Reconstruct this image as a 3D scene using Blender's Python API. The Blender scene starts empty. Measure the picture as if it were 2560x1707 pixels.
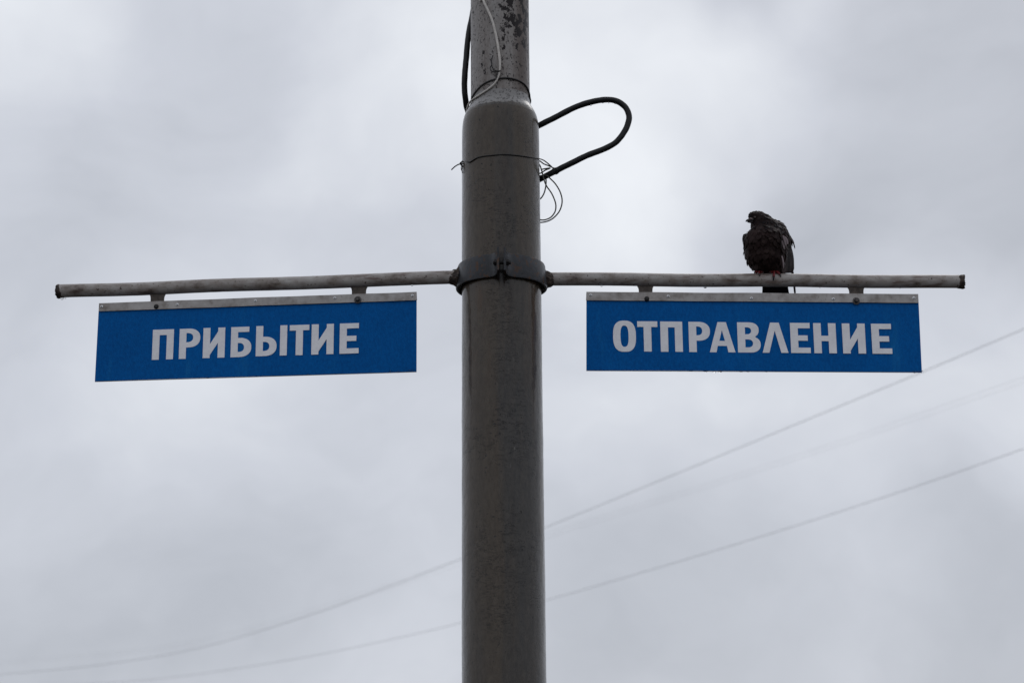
import bpy, bmesh, math, random
from mathutils import Vector, Matrix, noise
from mathutils.bvhtree import BVHTree
R = math.radians
random.seed(7)
scene = bpy.context.scene
COL = scene.collection

# ------------------------------------------------------------------ camera
D = 5.355                      # pole axis stands this far in front of the camera
CAM = Vector((0.0, -D, 1.6))
PITCH, ROLL, FPX = R(15.3), R(0.45), 5000.0
W0, H0 = 2560.0, 1707.0        # pixel grid used below for measuring directions


def cam_rot(yaw):
    return Matrix.Rotation(yaw, 3, 'Z') @ Matrix.Rotation(R(90) + PITCH, 3, 'X') @ Matrix.Rotation(-ROLL, 3, 'Z')


YAW = R(-0.30)
ROT = cam_rot(YAW)
cam_d = bpy.data.cameras.new('camera')
cam = bpy.data.objects.new('camera', cam_d)
COL.objects.link(cam)
cam.matrix_world = Matrix.Translation(CAM) @ ROT.to_4x4()
cam_d.sensor_width = 36.0
cam_d.sensor_fit = 'HORIZONTAL'
cam_d.lens = FPX / W0 * 36.0
cam_d.clip_start = 0.05
cam_d.clip_end = 3000
cam_d.dof.use_dof = True
cam_d.dof.focus_distance = 5.62
cam_d.dof.aperture_fstop = 4.5
scene.camera = cam

# ------------------------------------------------------------------ sky, sun, exposure
SUN_EL, SUN_AZ = R(48), R(22)          # behind the pole, a little to the right, veiled by cloud
world = bpy.data.worlds.new('World')
scene.world = world
world.use_nodes = True
wn, wl = world.node_tree.nodes, world.node_tree.links
wn.clear()


def ray(px, py):
    """world direction of a point measured on the photograph"""
    v = Vector(((px - W0 / 2) / FPX, -(py - H0 / 2) / FPX, -1.0))
    return (ROT @ v).normalized()


def wnode(t, **k):
    n = wn.new(t)
    for a, b in k.items():
        setattr(n, a, b)
    return n


w_out = wnode('ShaderNodeOutputWorld')
w_bg = wnode('ShaderNodeBackground')
w_bg.inputs['Strength'].default_value = 0.1
w_sky = wnode('ShaderNodeTexSky', sky_type='NISHITA', sun_disc=False)
w_sky.sun_elevation = SUN_EL
w_sky.sun_rotation = SUN_AZ
w_sky.dust_density = 3.0
w_sky.altitude = 100
w_tc = wnode('ShaderNodeTexCoord')
# slow warp so that cloud edges wander
w_warp = wnode('ShaderNodeTexNoise')
w_warp.inputs['Scale'].default_value = 7.0
w_warp.inputs['Detail'].default_value = 4.0
w_warp.inputs['Roughness'].default_value = 0.5
wl.new(w_tc.outputs['Generated'], w_warp.inputs['Vector'])
w_sub = wnode('ShaderNodeVectorMath', operation='SUBTRACT')
wl.new(w_warp.outputs['Color'], w_sub.inputs[0])
w_sub.inputs[1].default_value = (0.5, 0.5, 0.5)
w_scl = wnode('ShaderNodeVectorMath', operation='SCALE')
wl.new(w_sub.outputs[0], w_scl.inputs[0])
w_scl.inputs['Scale'].default_value = 0.13
w_dir = wnode('ShaderNodeVectorMath', operation='ADD')
wl.new(w_tc.outputs['Generated'], w_dir.inputs[0])
wl.new(w_scl.outputs[0], w_dir.inputs[1])
# cloud deck: broad and fine billows over the whole dome
w_map = wnode('ShaderNodeMapping')
w_map.inputs['Scale'].default_value = (1.0, 1.0, 1.7)
wl.new(w_dir.outputs[0], w_map.inputs['Vector'])
w_n1 = wnode('ShaderNodeTexNoise')
w_n1.inputs['Scale'].default_value = 5.5
w_n1.inputs['Detail'].default_value = 3.0
w_n1.inputs['Roughness'].default_value = 0.42
wl.new(w_map.outputs['Vector'], w_n1.inputs['Vector'])
w_acc = wnode('ShaderNodeMapRange')
w_acc.inputs['From Min'].default_value = 0.25
w_acc.inputs['From Max'].default_value = 0.75
w_acc.inputs['To Min'].default_value = -0.07
w_acc.inputs['To Max'].default_value = 0.07
w_acc.clamp = False
wl.new(w_n1.outputs['Fac'], w_acc.inputs['Value'])
acc = w_acc.outputs['Result']
w_n2 = wnode('ShaderNodeTexNoise')
w_n2.inputs['Scale'].default_value = 19.0
w_n2.inputs['Detail'].default_value = 7.0
w_n2.inputs['Roughness'].default_value = 0.58
w_n2.inputs['Distortion'].default_value = 0.0
wl.new(w_map.outputs['Vector'], w_n2.inputs['Vector'])
w_a2 = wnode('ShaderNodeMapRange')
for k_, v_ in (('From Min', .25), ('From Max', .75), ('To Min', -.030), ('To Max', .030)):
    w_a2.inputs[k_].default_value = v_
w_a2.clamp = False
wl.new(w_n2.outputs['Fac'], w_a2.inputs['Value'])
w_a3 = wnode('ShaderNodeMath', operation='ADD')
wl.new(acc, w_a3.inputs[0])
wl.new(w_a2.outputs['Result'], w_a3.inputs[1])
acc = w_a3.outputs[0]
# the individual thin and thick clouds of this sky (direction, angular size, thinness)
CLOUDS = [(1500, 120, 800, .17), (1420, 520, 460, .09), (900, 240, 560, .07), (-50, -90, 460, .16), (230, 420, 520, -.07),
          (2480, 240, 900, -.15), (1960, 570, 440, -.11), (1640, 1020, 640, .07), (420, 1020, 540, .07), (0, 760, 440, -.05),
          (600, 1330, 560, -.10), (1700, 1600, 800, -.09), (2600, 1720, 800, -.11), (0, 1720, 800, -.12), (1720, -90, 300, -.20),
          (2060, 1120, 500, .07), (2540, 960, 420, .06), (1080, 1560, 500, .03)]
for (x, y, rad, amp) in CLOUDS:
    dn = wnode('ShaderNodeVectorMath', operation='DISTANCE')
    wl.new(w_dir.outputs[0], dn.inputs[0])
    dn.inputs[1].default_value = ray(x, y)
    mr = wnode('ShaderNodeMapRange', interpolation_type='SMOOTHERSTEP')
    mr.inputs['From Min'].default_value = 0.0
    mr.inputs['From Max'].default_value = rad / FPX
    mr.inputs['To Min'].default_value = amp
    mr.inputs['To Max'].default_value = 0.0
    wl.new(dn.outputs['Value'], mr.inputs['Value'])
    ad = wnode('ShaderNodeMath', operation='ADD')
    wl.new(acc, ad.inputs[0])
    wl.new(mr.outputs['Result'], ad.inputs[1])
    acc = ad.outputs[0]
w_ramp = wnode('ShaderNodeValToRGB')
w_val = wnode('ShaderNodeMath', operation='ADD')
w_val.inputs[1].default_value = 0.5
wl.new(acc, w_val.inputs[0])
wl.new(w_val.outputs[0], w_ramp.inputs['Fac'])
cr = w_ramp.color_ramp
cr.elements[0].position = 0.2
cr.elements[0].color = (.345, .372, .422, 1)
cr.elements[1].position = 0.8
cr.elements[1].color = (.93, .96, 1.0, 1)
e = cr.elements.new(0.5)
e.color = (.616, .645, .712, 1)
w_mul = wnode('ShaderNodeVectorMath', operation='SCALE')
w_mul.inputs['Scale'].default_value = 10.0
wl.new(w_ramp.outputs['Color'], w_mul.inputs[0])
w_mix = wnode('ShaderNodeMix', data_type='RGBA')
w_mix.inputs['Factor'].default_value = 0.96          # overcast: hardly any clear sky shows
wl.new(w_sky.outputs['Color'], w_mix.inputs['A'])
wl.new(w_mul.outputs[0], w_mix.inputs['B'])
wl.new(w_mix.outputs['Result'], w_bg.inputs['Color'])
wl.new(w_bg.outputs[0], w_out.inputs['Surface'])

sun_d = bpy.data.lights.new('sun', 'SUN')
sun_d.energy = 0.5
sun_d.angle = R(30)
sun_d.color = (1.0, .97, .93)
sun = bpy.data.objects.new('sun', sun_d)
COL.objects.link(sun)
to_sun = Vector((math.sin(SUN_AZ) * math.cos(SUN_EL), math.cos(SUN_AZ) * math.cos(SUN_EL), math.sin(SUN_EL)))
sun.rotation_euler = (-to_sun).to_track_quat('-Z', 'Y').to_euler()
sun.location = (0, 0, 12)

scene.view_settings.view_transform = 'Standard'
scene.view_settings.look = 'None'
scene.view_settings.exposure = 0.0
scene.view_settings.gamma = 1.0
scene.view_settings.use_curve_mapping = False
scene.render.engine = 'CYCLES'


# ------------------------------------------------------------------ measuring helpers
def at_y(px, py, Y=0.0):
    d = ray(px, py)
    return CAM + d * ((Y - CAM.y) / d.y)


def at_z(px, py, Z):
    d = ray(px, py)
    return CAM + d * ((Z - CAM.z) / d.z)


def at_plane(px, py, p0, n):
    d = ray(px, py)
    return CAM + d * ((p0 - CAM).dot(n) / d.dot(n))


def on_cyl(px, py, r):
    """front side of the pole (upright cylinder of radius r about the z axis)"""
    d = ray(px, py)
    a = d.x ** 2 + d.y ** 2
    b = 2 * (CAM.x * d.x + CAM.y * d.y)
    c = CAM.x ** 2 + CAM.y ** 2 - r * r
    q = b * b - 4 * a * c
    t = (-b - math.sqrt(q)) / (2 * a) if q > 0 else -b / (2 * a)
    return CAM + d * t


# ------------------------------------------------------------------ object helpers
def origin(o):
    v = Vector((0, 0, 0))
    while o is not None:
        v += o.location
        o = o.parent
    return v


def tag(o, label=None, cat=None, group=None, kind=None):
    for k, v in (('label', label), ('category', cat), ('group', group), ('kind', kind)):
        if v:
            o[k] = v
    return o


def empty(name, loc):
    o = bpy.data.objects.new(name, None)
    o.location = loc
    o.empty_display_size = .1
    COL.objects.link(o)
    return o


class MB:
    """collects world-space geometry for ONE mesh object"""
    def __init__(s):
        s.v, s.f = [], []

    def add(s, verts, faces):
        n = len(s.v)
        s.v += [Vector(p) for p in verts]
        s.f += [tuple(i + n for i in q) for q in faces]
        return s

    def box(s, c, ex, ey, ez):
        """box from centre and three half-extent vectors"""
        c = Vector(c)
        vs = [c + ex * a + ey * b + ez * d for d in (-1, 1) for b in (-1, 1) for a in (-1, 1)]
        return s.add(vs, [(0, 2, 3, 1), (4, 5, 7, 6), (0, 1, 5, 4), (2, 6, 7, 3), (0, 4, 6, 2), (1, 3, 7, 5)])

    def tube(s, pts, rad, seg=10, cap=True, wob=0.0):
        pts = [Vector(p) for p in pts]
        n = len(pts)
        rads = rad if isinstance(rad, (list, tuple)) else [rad] * n
        t0 = (pts[1] - pts[0]).normalized()
        ref = Vector((0, 0, 1)) if abs(t0.z) < .9 else Vector((1, 0, 0))
        u = t0.cross(ref).normalized()
        vs, fs = [], []
        for i in range(n):
            t = (pts[min(i + 1, n - 1)] - pts[max(i - 1, 0)]).normalized()
            u = (u - t * u.dot(t)).normalized()
            w = t.cross(u)
            for k in range(seg):
                a = 2 * math.pi * k / seg
                d = u * math.cos(a) + w * math.sin(a)
                r = rads[i]
                if wob:
                    r *= 1 + wob * noise.noise((pts[i] + d * r) * 60)
                vs.append(pts[i] + d * r)
        for i in range(n - 1):
            for k in range(seg):
                a, b = i * seg + k, i * seg + (k + 1) % seg
                fs.append((a, b, b + seg, a + seg))
        if cap:
            fs.append(tuple(range(seg - 1, -1, -1)))
            fs.append(tuple((n - 1) * seg + k for k in range(seg)))
        return s.add(vs, fs)

    def lathe(s, prof, seg=96, c=(0, 0), cap=True):
        vs, fs = [], []
        for (r, z) in prof:
            for k in range(seg):
                a = 2 * math.pi * k / seg
                vs.append(Vector((c[0] + r * math.cos(a), c[1] + r * math.sin(a), z)))
        for i in range(len(prof) - 1):
            for k in range(seg):
                a, b = i * seg + k, i * seg + (k + 1) % seg
                fs.append((a, b, b + seg, a + seg))
        if cap:
            fs.append(tuple(range(seg - 1, -1, -1)))
            fs.append(tuple((len(prof) - 1) * seg + k for k in range(seg)))
        return s.add(vs, fs)

    def prism(s, poly, n, th):
        """world polygon extruded by th along n (both ways half)"""
        k = len(poly)
        vs = [Vector(p) + n * (th / 2) for p in poly] + [Vector(p) - n * (th / 2) for p in poly]
        fs = [tuple(range(k)), tuple(range(2 * k - 1, k - 1, -1))]
        fs += [(i, k + i, k + (i + 1) % k, (i + 1) % k) for i in range(k)]
        return s.add(vs, fs)

    def disc(s, c, axis, r, h, seg=16, dome=0.0):
        """short cylinder starting at c going along axis"""
        axis = axis.normalized()
        u = axis.orthogonal().normalized()
        w = axis.cross(u)
        prof = [(r, 0), (r, h * .75), (r * .86, h)] if not dome else [(r, 0), (r * .92, dome * .45), (r * .7, dome * .8), (r * .35, dome)]
        vs, fs = [], []
        for (q, z) in prof:
            for k in range(seg):
                a = 2 * math.pi * k / seg
                vs.append(Vector(c) + axis * z + (u * math.cos(a) + w * math.sin(a)) * q)
        for i in range(len(prof) - 1):
            for k in range(seg):
                a, b = i * seg + k, i * seg + (k + 1) % seg
                fs.append((a, b, b + seg, a + seg))
        fs.append(tuple(range(seg - 1, -1, -1)))
        fs.append(tuple((len(prof) - 1) * seg + k for k in range(seg)))
        return s.add(vs, fs)

    def ball(s, c, rx, ry, rz, rot=None, nu=16, nv=10):
        vs, fs = [], []
        c = Vector(c)
        for j in range(nv + 1):
            th = math.pi * j / nv
            for k in range(nu):
                a = 2 * math.pi * k / nu
                p = Vector((rx * math.sin(th) * math.cos(a), ry * math.sin(th) * math.sin(a), rz * math.cos(th)))
                if rot:
                    p = rot @ p
                vs.append(c + p)
        for j in range(nv):
            for k in range(nu):
                a, b = j * nu + k, j * nu + (k + 1) % nu
                fs.append((a, a + nu, b + nu, b))
        return s.add(vs, fs)

    def build(s, name, mat, parent=None, base=None, smooth=True, angle=40):
        o0 = origin(parent) if parent else Vector(base or (0, 0, 0))
        me = bpy.data.meshes.new(name)
        me.from_pydata([p - o0 for p in s.v], [], s.f)
        bm = bmesh.new()
        bm.from_mesh(me)
        bmesh.ops.remove_doubles(bm, verts=bm.verts, dist=1e-6)
        bmesh.ops.recalc_face_normals(bm, faces=bm.faces)
        if smooth:
            for f in bm.faces:
                f.smooth = True
            for ed in bm.edges:
                if len(ed.link_faces) == 2 and ed.calc_face_angle(0) > R(angle):
                    ed.smooth = False
        bm.to_mesh(me)
        bm.free()
        me.materials.append(mat)
        o = bpy.data.objects.new(name, me)
        COL.objects.link(o)
        if parent:
            o.parent = parent
        else:
            o.location = o0
        return o


def spline(pts, n=6):
    """Catmull-Rom through points"""
    pts = [Vector(p) for p in pts]
    out = []
    for i in range(len(pts) - 1):
        p0, p1, p2, p3 = pts[max(i - 1, 0)], pts[i], pts[i + 1], pts[min(i + 2, len(pts) - 1)]
        for k in range(n):
            t = k / n
            out.append(.5 * ((2 * p1) + (p2 - p0) * t + (2 * p0 - 5 * p1 + 4 * p2 - p3) * t * t + (3 * p1 - p0 - 3 * p2 + p3) * t ** 3))
    out.append(pts[-1])
    return out


# ------------------------------------------------------------------ materials
class Mat:
    def __init__(s, name, rough=.5, metal=0.0, spec=.5):
        s.m = bpy.data.materials.new(name)
        s.m.use_nodes = True
        s.n, s.l = s.m.node_tree.nodes, s.m.node_tree.links
        s.b = s.n['Principled BSDF']
        s.b.inputs['Roughness'].default_value = rough
        s.b.inputs['Metallic'].default_value = metal
        s.b.inputs['Specular IOR Level'].default_value = spec
        s.tc = s.n.new('ShaderNodeTexCoord')
        s.bump = None

    def noise(s, scale, detail=4, rough=.55, stretch=(1, 1, 1), off=(0, 0, 0), dist=0.0):
        mp = s.n.new('ShaderNodeMapping')
        mp.inputs['Scale'].default_value = stretch
        mp.inputs['Location'].default_value = off
        s.l.new(s.tc.outputs['Object'], mp.inputs['Vector'])
        n = s.n.new('ShaderNodeTexNoise')
        n.inputs['Scale'].default_value = scale
        n.inputs['Detail'].default_value = detail
        n.inputs['Roughness'].default_value = rough
        n.inputs['Distortion'].default_value = dist
        s.l.new(mp.outputs['Vector'], n.inputs['Vector'])
        return n.outputs['Fac']

    def ramp(s, fac, stops):
        r = s.n.new('ShaderNodeValToRGB')
        el = r.color_ramp.elements
        el[0].position, el[1].position = stops[0][0], stops[-1][0]
        el[0].color, el[1].color = (*stops[0][1], 1), (*stops[-1][1], 1)
        for p, c in stops[1:-1]:
            q = el.new(p)
            q.color = (*c, 1)
        s.l.new(fac, r.inputs['Fac'])
        return r.outputs['Color']

    def step(s, fac, lo, hi, a=0.0, b=1.0):
        r = s.n.new('ShaderNodeMapRange')
        r.interpolation_type = 'SMOOTHSTEP'
        for k, v in (('From Min', lo), ('From Max', hi), ('To Min', a), ('To Max', b)):
            r.inputs[k].default_value = v
        s.l.new(fac, r.inputs['Value'])
        return r.outputs['Result']

    def math(s, op, a, b):
        r = s.n.new('ShaderNodeMath')
        r.operation = op
        for i, v in enumerate((a, b)):
            if isinstance(v, (int, float)):
                r.inputs[i].default_value = v
            else:
                s.l.new(v, r.inputs[i])
        return r.outputs[0]

    def mix(s, fac, a, b, mode='MIX'):
        r = s.n.new('ShaderNodeMix')
        r.data_type = 'RGBA'
        r.blend_type = mode
        for k, v in (('Factor', fac), ('A', a), ('B', b)):
            if isinstance(v, tuple):
                r.inputs[k].default_value = (*v, 1)
            elif isinstance(v, (int, float)):
                r.inputs[k].default_value = v
            else:
                s.l.new(v, r.inputs[k])
        return r.outputs['Result']

    def axis(s, k):
        x = s.n.new('ShaderNodeSeparateXYZ')
        s.l.new(s.tc.outputs['Object'], x.inputs[0])
        return x.outputs[k]

    def color(s, c):
        if isinstance(c, tuple):
            s.b.inputs['Base Color'].default_value = (*c, 1)
        else:
            s.l.new(c, s.b.inputs['Base Color'])
        return s

    def rough(s, c):
        s.l.new(c, s.b.inputs['Roughness'])
        return s

    def add_bump(s, h, strength, dist):
        b = s.n.new('ShaderNodeBump')
        b.inputs['Strength'].default_value = strength
        b.inputs['Distance'].default_value = dist
        s.l.new(h, b.inputs['Height'])
        if s.bump:
            s.l.new(s.bump, b.inputs['Normal'])
        s.bump = b.outputs['Normal']
        s.l.new(s.bump, s.b.inputs['Normal'])
        return s


def plain(name, c, rough=.5, metal=0.0, spec=.5, var=.25, scale=40, bump=.0, bd=.001):
    m = Mat(name, rough, metal, spec)
    n = m.noise(scale, 4)
    m.color(m.ramp(n, [(.3, tuple(x * (1 - var) for x in c)), (.7, tuple(min(1, x * (1 + var)) for x in c))]))
    if bump:
        m.add_bump(m.noise(scale * 2.5, 3), bump, bd)
    return m.m


# lower pole: old grey paint, brown and blue-grey runs, wet
mm = Mat('grey_pole_paint', .30, 0, .20)
streak = mm.noise(21, 5, .62, (1, 1, .035), (3, 1, 0))
fine = mm.noise(95, 5, .7, (1, 1, .35))
base = mm.ramp(streak, [(.30, (.070, .046, .024)), (.44, (.058, .043, .029)), (.56, (.038, .034, .030)), (.70, (.034, .024, .017))])
zone = mm.noise(7.5, 3, .5, (1, 1, .10), (2, 6, 1))
base = mm.mix(mm.step(zone, .42, .60, 0, .75), base, (.070, .050, .031))
zone2 = mm.noise(8.5, 3, .5, (1, 1, .09), (9, 1, 4))
base = mm.mix(mm.step(zone2, .50, .64, 0, .7), base, (.036, .038, .040))
base = mm.mix(.34, base, mm.ramp(fine, [(.32, (.012, .008, .006)), (.72, (.120, .098, .074))]))
runs = mm.noise(30, 4, .6, (1, 1, .11), (7, 2, 5))
zz = mm.axis(2)
below = mm.math('MULTIPLY', mm.math('MULTIPLY', mm.step(zz, 2.86, 3.12), mm.step(zz, 3.245, 3.215)), mm.step(runs, .52, .66))
base = mm.mix(mm.math('MULTIPLY', below, .5), base, (.085, .044, .020))
crack = mm.noise(24, 5, .62, (.85, .85, 3.0), (0, 4, 1), .7)
ck = mm.math('ABSOLUTE', mm.math('SUBTRACT', crack, .5), 0)
ckm = mm.step(ck, .014, .002)
patch = mm.step(mm.noise(6.5, 3, .55, (1, 1, .6), (11, 3, 2)), .50, .58)
ckm = mm.math('MULTIPLY', ckm, patch)
chips = mm.math('MULTIPLY', mm.step(mm.noise(95, 4, .6), .645, .675), mm.step(mm.noise(7, 3, .55, (1, 1, .8), (5, 5, 9)), .42, .56))
pits = mm.step(mm.noise(230, 2, .5), .70, .74)
dark = mm.math('MAXIMUM', mm.math('MAXIMUM', mm.math('MULTIPLY', ckm, .85), chips), mm.math('MULTIPLY', pits, .7))
base = mm.mix(dark, base, (.008, .006, .005))
# shade in the clamp's open joint painted dark, plus rust stain running ragged below
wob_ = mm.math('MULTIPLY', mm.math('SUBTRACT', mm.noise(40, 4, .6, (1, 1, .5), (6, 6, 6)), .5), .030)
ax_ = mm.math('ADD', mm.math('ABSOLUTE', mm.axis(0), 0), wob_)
gap_dark_ = mm.math('MULTIPLY', mm.step(ax_, .024, .012), mm.step(mm.math('ADD', zz, wob_), 3.185, 3.215))
gap_dark_ = mm.math('MULTIPLY', gap_dark_, mm.step(zz, 3.30, 3.28))
base = mm.mix(mm.math('MULTIPLY', gap_dark_, .85), base, (.014, .008, .006))
scuff = mm.math('MULTIPLY', mm.step(mm.noise(110, 5, .7, (1, 1, .6), (2, 2, 2)), .63, .70), mm.step(mm.noise(9, 2, .5, (1, 1, 1), (1, 8, 4)), .54, .64))
base = mm.mix(mm.math('MULTIPLY', scuff, .5), base, (.20, .19, .175))
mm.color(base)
mm.rough(mm.ramp(mm.noise(26, 5, .6, (1, 1, .25), (4, 4, 0)), [(.3, (.20,) * 3), (.7, (.34,) * 3)]))
mm.add_bump(mm.noise(9, 3, .5, (1, 1, .3)), .30, .004)
mm.add_bump(mm.noise(150, 4, .68, (1, 1, 1.1)), .55, .0010)
mm.add_bump(mm.math('SUBTRACT', 1.0, dark), .7, .0012)
mm.b.inputs['Coat Weight'].default_value = .40
mm.b.inputs['Coat Roughness'].default_value = .08
M_POLE = mm.m

# upper pole: lighter weathered paint flaking to near-black
mm = Mat('flaking_light_paint', .42, 0, .22)
streak = mm.noise(22, 4, .55, (1, 1, .06), (1, 2, 0))
base = mm.ramp(streak, [(.3, (.115, .088, .070)), (.5, (.235, .208, .186)), (.7, (.31, .29, .272))])
fine = mm.noise(160, 4, .7, (1, 1, .5))
base = mm.mix(.3, base, mm.ramp(fine, [(.3, (.14, .125, .12)), (.7, (.46, .445, .44))]))
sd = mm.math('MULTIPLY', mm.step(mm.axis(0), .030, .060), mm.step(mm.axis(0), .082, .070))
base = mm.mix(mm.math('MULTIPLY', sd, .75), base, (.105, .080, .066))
big = mm.noise(46, 6, .66, (1, 1, .8), (0, 0, 3))
zone = mm.math('MULTIPLY', mm.step(mm.axis(0), -.02, .035), mm.step(mm.axis(2), 3.83, 4.02))
thr = mm.math('ADD', big, mm.math('MULTIPLY', zone, .125))
chips = mm.step(thr, .60, .62)
spk = mm.step(mm.noise(150, 4, .68, (1, 1, .8)), .575, .62)
dark = mm.math('MAXIMUM', chips, mm.math('MULTIPLY', spk, .85))
base = mm.mix(dark, base, (.012, .008, .008))
mm.color(base)
mm.add_bump(mm.noise(110, 4, .6), .25, .001)
mm.add_bump(mm.math('SUBTRACT', 1.0, dark), .7, .001)
M_UPPER = mm.m

# arms: light grey paint with grime and rust
mm = Mat('arm_paint', .40, 0, .5)
mot = mm.noise(34, 5, .62, (.6, 1, 1), (2, 0, 0))
base = mm.ramp(mot, [(.30, (.085, .060, .046)), (.42, (.24, .205, .18)), (.56, (.35, .32, .295)), (.72, (.43, .41, .39))])
scr = mm.noise(85, 4, .65, (.12, 1, 1), (5, 1, 0))
scz = mm.step(mm.noise(7, 2, .5, (1, 1, 1), (4, 0, 1)), .42, .56)
base = mm.mix(mm.math('MULTIPLY', mm.math('MULTIPLY', mm.step(scr, .54, .62), scz), .8), base, (.13, .082, .070))
sp = mm.math('MAXIMUM', mm.step(mm.noise(150, 3, .6), .64, .67), mm.math('MULTIPLY', mm.step(mm.noise(60, 5, .7, (1, 1, 1), (3, 3, 3)), .66, .70), .9))
base = mm.mix(sp, base, (.05, .026, .018))
mm.color(base)
mm.add_bump(mm.noise(70, 4, .6), .25, .001)
M_ARM = mm.m

mm = Mat('clamp_paint', .36, 0, .28)
n = mm.noise(34, 4, .6)
base = mm.ramp(n, [(.3, (.022, .023, .026)), (.7, (.044, .047, .053))])
rs = mm.math('MULTIPLY', mm.step(mm.noise(70, 5, .65, (1, 1, .7), (2, 9, 1)), .53, .60), mm.step(mm.noise(14, 2, .5, (1, 1, 1), (6, 0, 0)), .46, .56))
base = mm.mix(rs, base, (.075, .036, .018))
pt = mm.step(mm.noise(120, 4, .65, (1, 1, 1), (3, 4, 5)), .60, .66)
base = mm.mix(mm.math('MULTIPLY', pt, .8), base, (.008, .006, .005))
mm.color(base)
mm.add_bump(mm.noise(90, 4, .65), .55, .0016)
M_CLAMP = mm.m

mm = Mat('rusty_weld', .65, 0, .4)
mm.color(mm.ramp(mm.noise(90, 5, .65), [(.38, (.012, .009, .008)), (.52, (.040, .025, .018)), (.60, (.085, .060, .042)), (.70, (.20, .18, .16))]))
mm.add_bump(mm.noise(180, 4, .6), .6, .002)
M_WELD = mm.m

# sign film: blue, wet with fine droplets
mm = Mat('blue_sign_film', .45, 0, .05)
n = mm.noise(5, 4, .6)
f = mm.noise(160, 4, .65, (1, 1, .55))
base = mm.ramp(n, [(.3, (.0004, .088, .315)), (.7, (.0006, .118, .405))])
base = mm.mix(.4, base, mm.ramp(f, [(.32, (.0002, .060, .23)), (.70, (.0012, .145, .49))]))
dust = mm.step(mm.noise(14, 5, .7, (1, 1, .16), (3, 3, 3)), .56, .74, 0, .40)
base = mm.mix(dust, base, (.015, .19, .46))
mm.color(base)
mm.add_bump(mm.noise(260, 2, .5, (1, 1, .7)), .5, .0014)
M_BLUE = mm.m

mm = Mat('letter_film', .5, 0, .3)
mm.color(mm.ramp(mm.noise(24, 4, .6), [(.3, (.82, .81, .83)), (.7, (.94, .93, .95))]))
drop = mm.noise(230, 2, .5, (1, 1, .75))
mm.add_bump(mm.step(drop, .52, .68), .35, .0010)
M_LETTER = mm.m

mm = Mat('aluminium_strip', .48, .35, .5)
base = mm.ramp(mm.noise(26, 5, .65, (1, 1, 1)), [(.3, (.20, .175, .155)), (.5, (.35, .325, .305)), (.7, (.44, .42, .40))])
base = mm.mix(mm.step(mm.noise(120, 3, .6), .62, .7, 0, .5), base, (.16, .12, .10))
mm.color(base)
mm.add_bump(mm.noise(70, 4, .6, (.2, 1, 1)), .12, .0008)
M_STRIP = mm.m

M_EDGE = plain('panel_edge', (.16, .17, .19), .5)
M_SCREW = plain('screw_steel', (.72, .72, .72), .3, .5, .5, .2, 300)
M_HOLE = plain('dark_bolt', (.010, .008, .008), .55, 0, .4, .3, 200)
M_WASHER = plain('washer_steel', (.085, .075, .070), .4, .3, .5, .3, 200)
M_TAB = plain('rusty_tab', (.075, .058, .046), .6, 0, .4, .5, 90, .4, .002)
M_RUBBER = plain('black_rubber', (.006, .006, .0065), .45, 0, .35, .25, 60, .2, .001)
M_WHITEWIRE = plain('pale_wire', (.58, .54, .49), .45, 0, .5, .2, 90)
M_DARKWIRE = plain('dark_wire', (.018, .016, .016), .45, .2, .5, .3, 200)
M_COILWIRE = plain('olive_wire', (.060, .060, .050), .40, .1, .5, .35, 150)
M_OVERHEAD = plain('overhead_wire_metal', (.06, .06, .065), .5, .3, .5)
mm = Mat('water', .02, 0, .5)
mm.b.inputs['Transmission Weight'].default_value = 1.0
mm.b.inputs['IOR'].default_value = 1.33
mm.color((1.0, 1.0, 1.0))
M_WATER = mm.m

# ------------------------------------------------------------------ ground (out of view below; bounces light)
mm = Mat('wet_asphalt', .7, 0, .3)
mm.color(mm.ramp(mm.noise(30, 6, .7), [(.3, (.022, .022, .023)), (.7, (.050, .049, .047))]))
mm.add_bump(mm.noise(120, 4), .5, .01)
g = MB()
g.add([(-1500, -1500, 0), (1500, -1500, 0), (1500, 1500, 0), (-1500, 1500, 0)], [(0, 1, 2, 3)])
tag(g.build('ground', mm.m, smooth=False), kind='structure')

# ------------------------------------------------------------------ the pole
pole = tag(empty('steel_pole', (0, 0, 0)), 'tall grey painted steel pole standing in the middle of the picture', 'pole')
def zs(y):
    return at_y(1160, y, 0).z


prof_lo = [(.1135, 0), (.1135, 1.0), (.1130, 1.5)]
zv = 1.5
while zv < zs(360) - .006:
    prof_lo.append((.1130 - .0026 * (zv - 1.5) / (zs(360) - 1.5), zv))
    zv += .006
prof_lo += [(.1104, zs(360)), (.1098, zs(328)), (.1088, zs(316)), (.1070, zs(305)), (.1040, zs(295))]
lo = MB().lathe(prof_lo, 160, cap=False)
for v in lo.v:                       # brushed-on paint: runs and lumps
    if 1.5 < v.z < zs(360) - .004:
        rr_ = Vector((v.x, v.y, 0)).normalized()
        q_ = .00055 * noise.noise(Vector((v.x * 30, v.y * 30, v.z * 9))) + .00042 * noise.noise(Vector((v.x * 75, v.y * 75, v.z * 55))) + .0003 * noise.noise(v * 140)
        v += rr_ * q_
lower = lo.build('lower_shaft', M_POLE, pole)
sh = MB().lathe([(.1040, zs(295)), (.1000, zs(286.5)), (.0955, zs(279.5)), (.0912, zs(273.5)), (.0880, zs(268)), (.0860, zs(261)), (.0849, zs(250))], 128, cap=False)
mm = Mat('shoulder_paint', .32, 0, .25)
nn = mm.noise(60, 5, .65)
hz = mm.math('ADD', mm.axis(2), mm.math('MULTIPLY', mm.math('SUBTRACT', nn, .5), .030))
base = mm.mix(mm.step(hz, zs(289), zs(284)), mm.ramp(mm.noise(15, 4, .55, (1, 1, .06), (3, 1, 0)), [(.3, (.074, .055, .036)), (.6, (.058, .051, .042))]), (.24, .23, .22))
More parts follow.
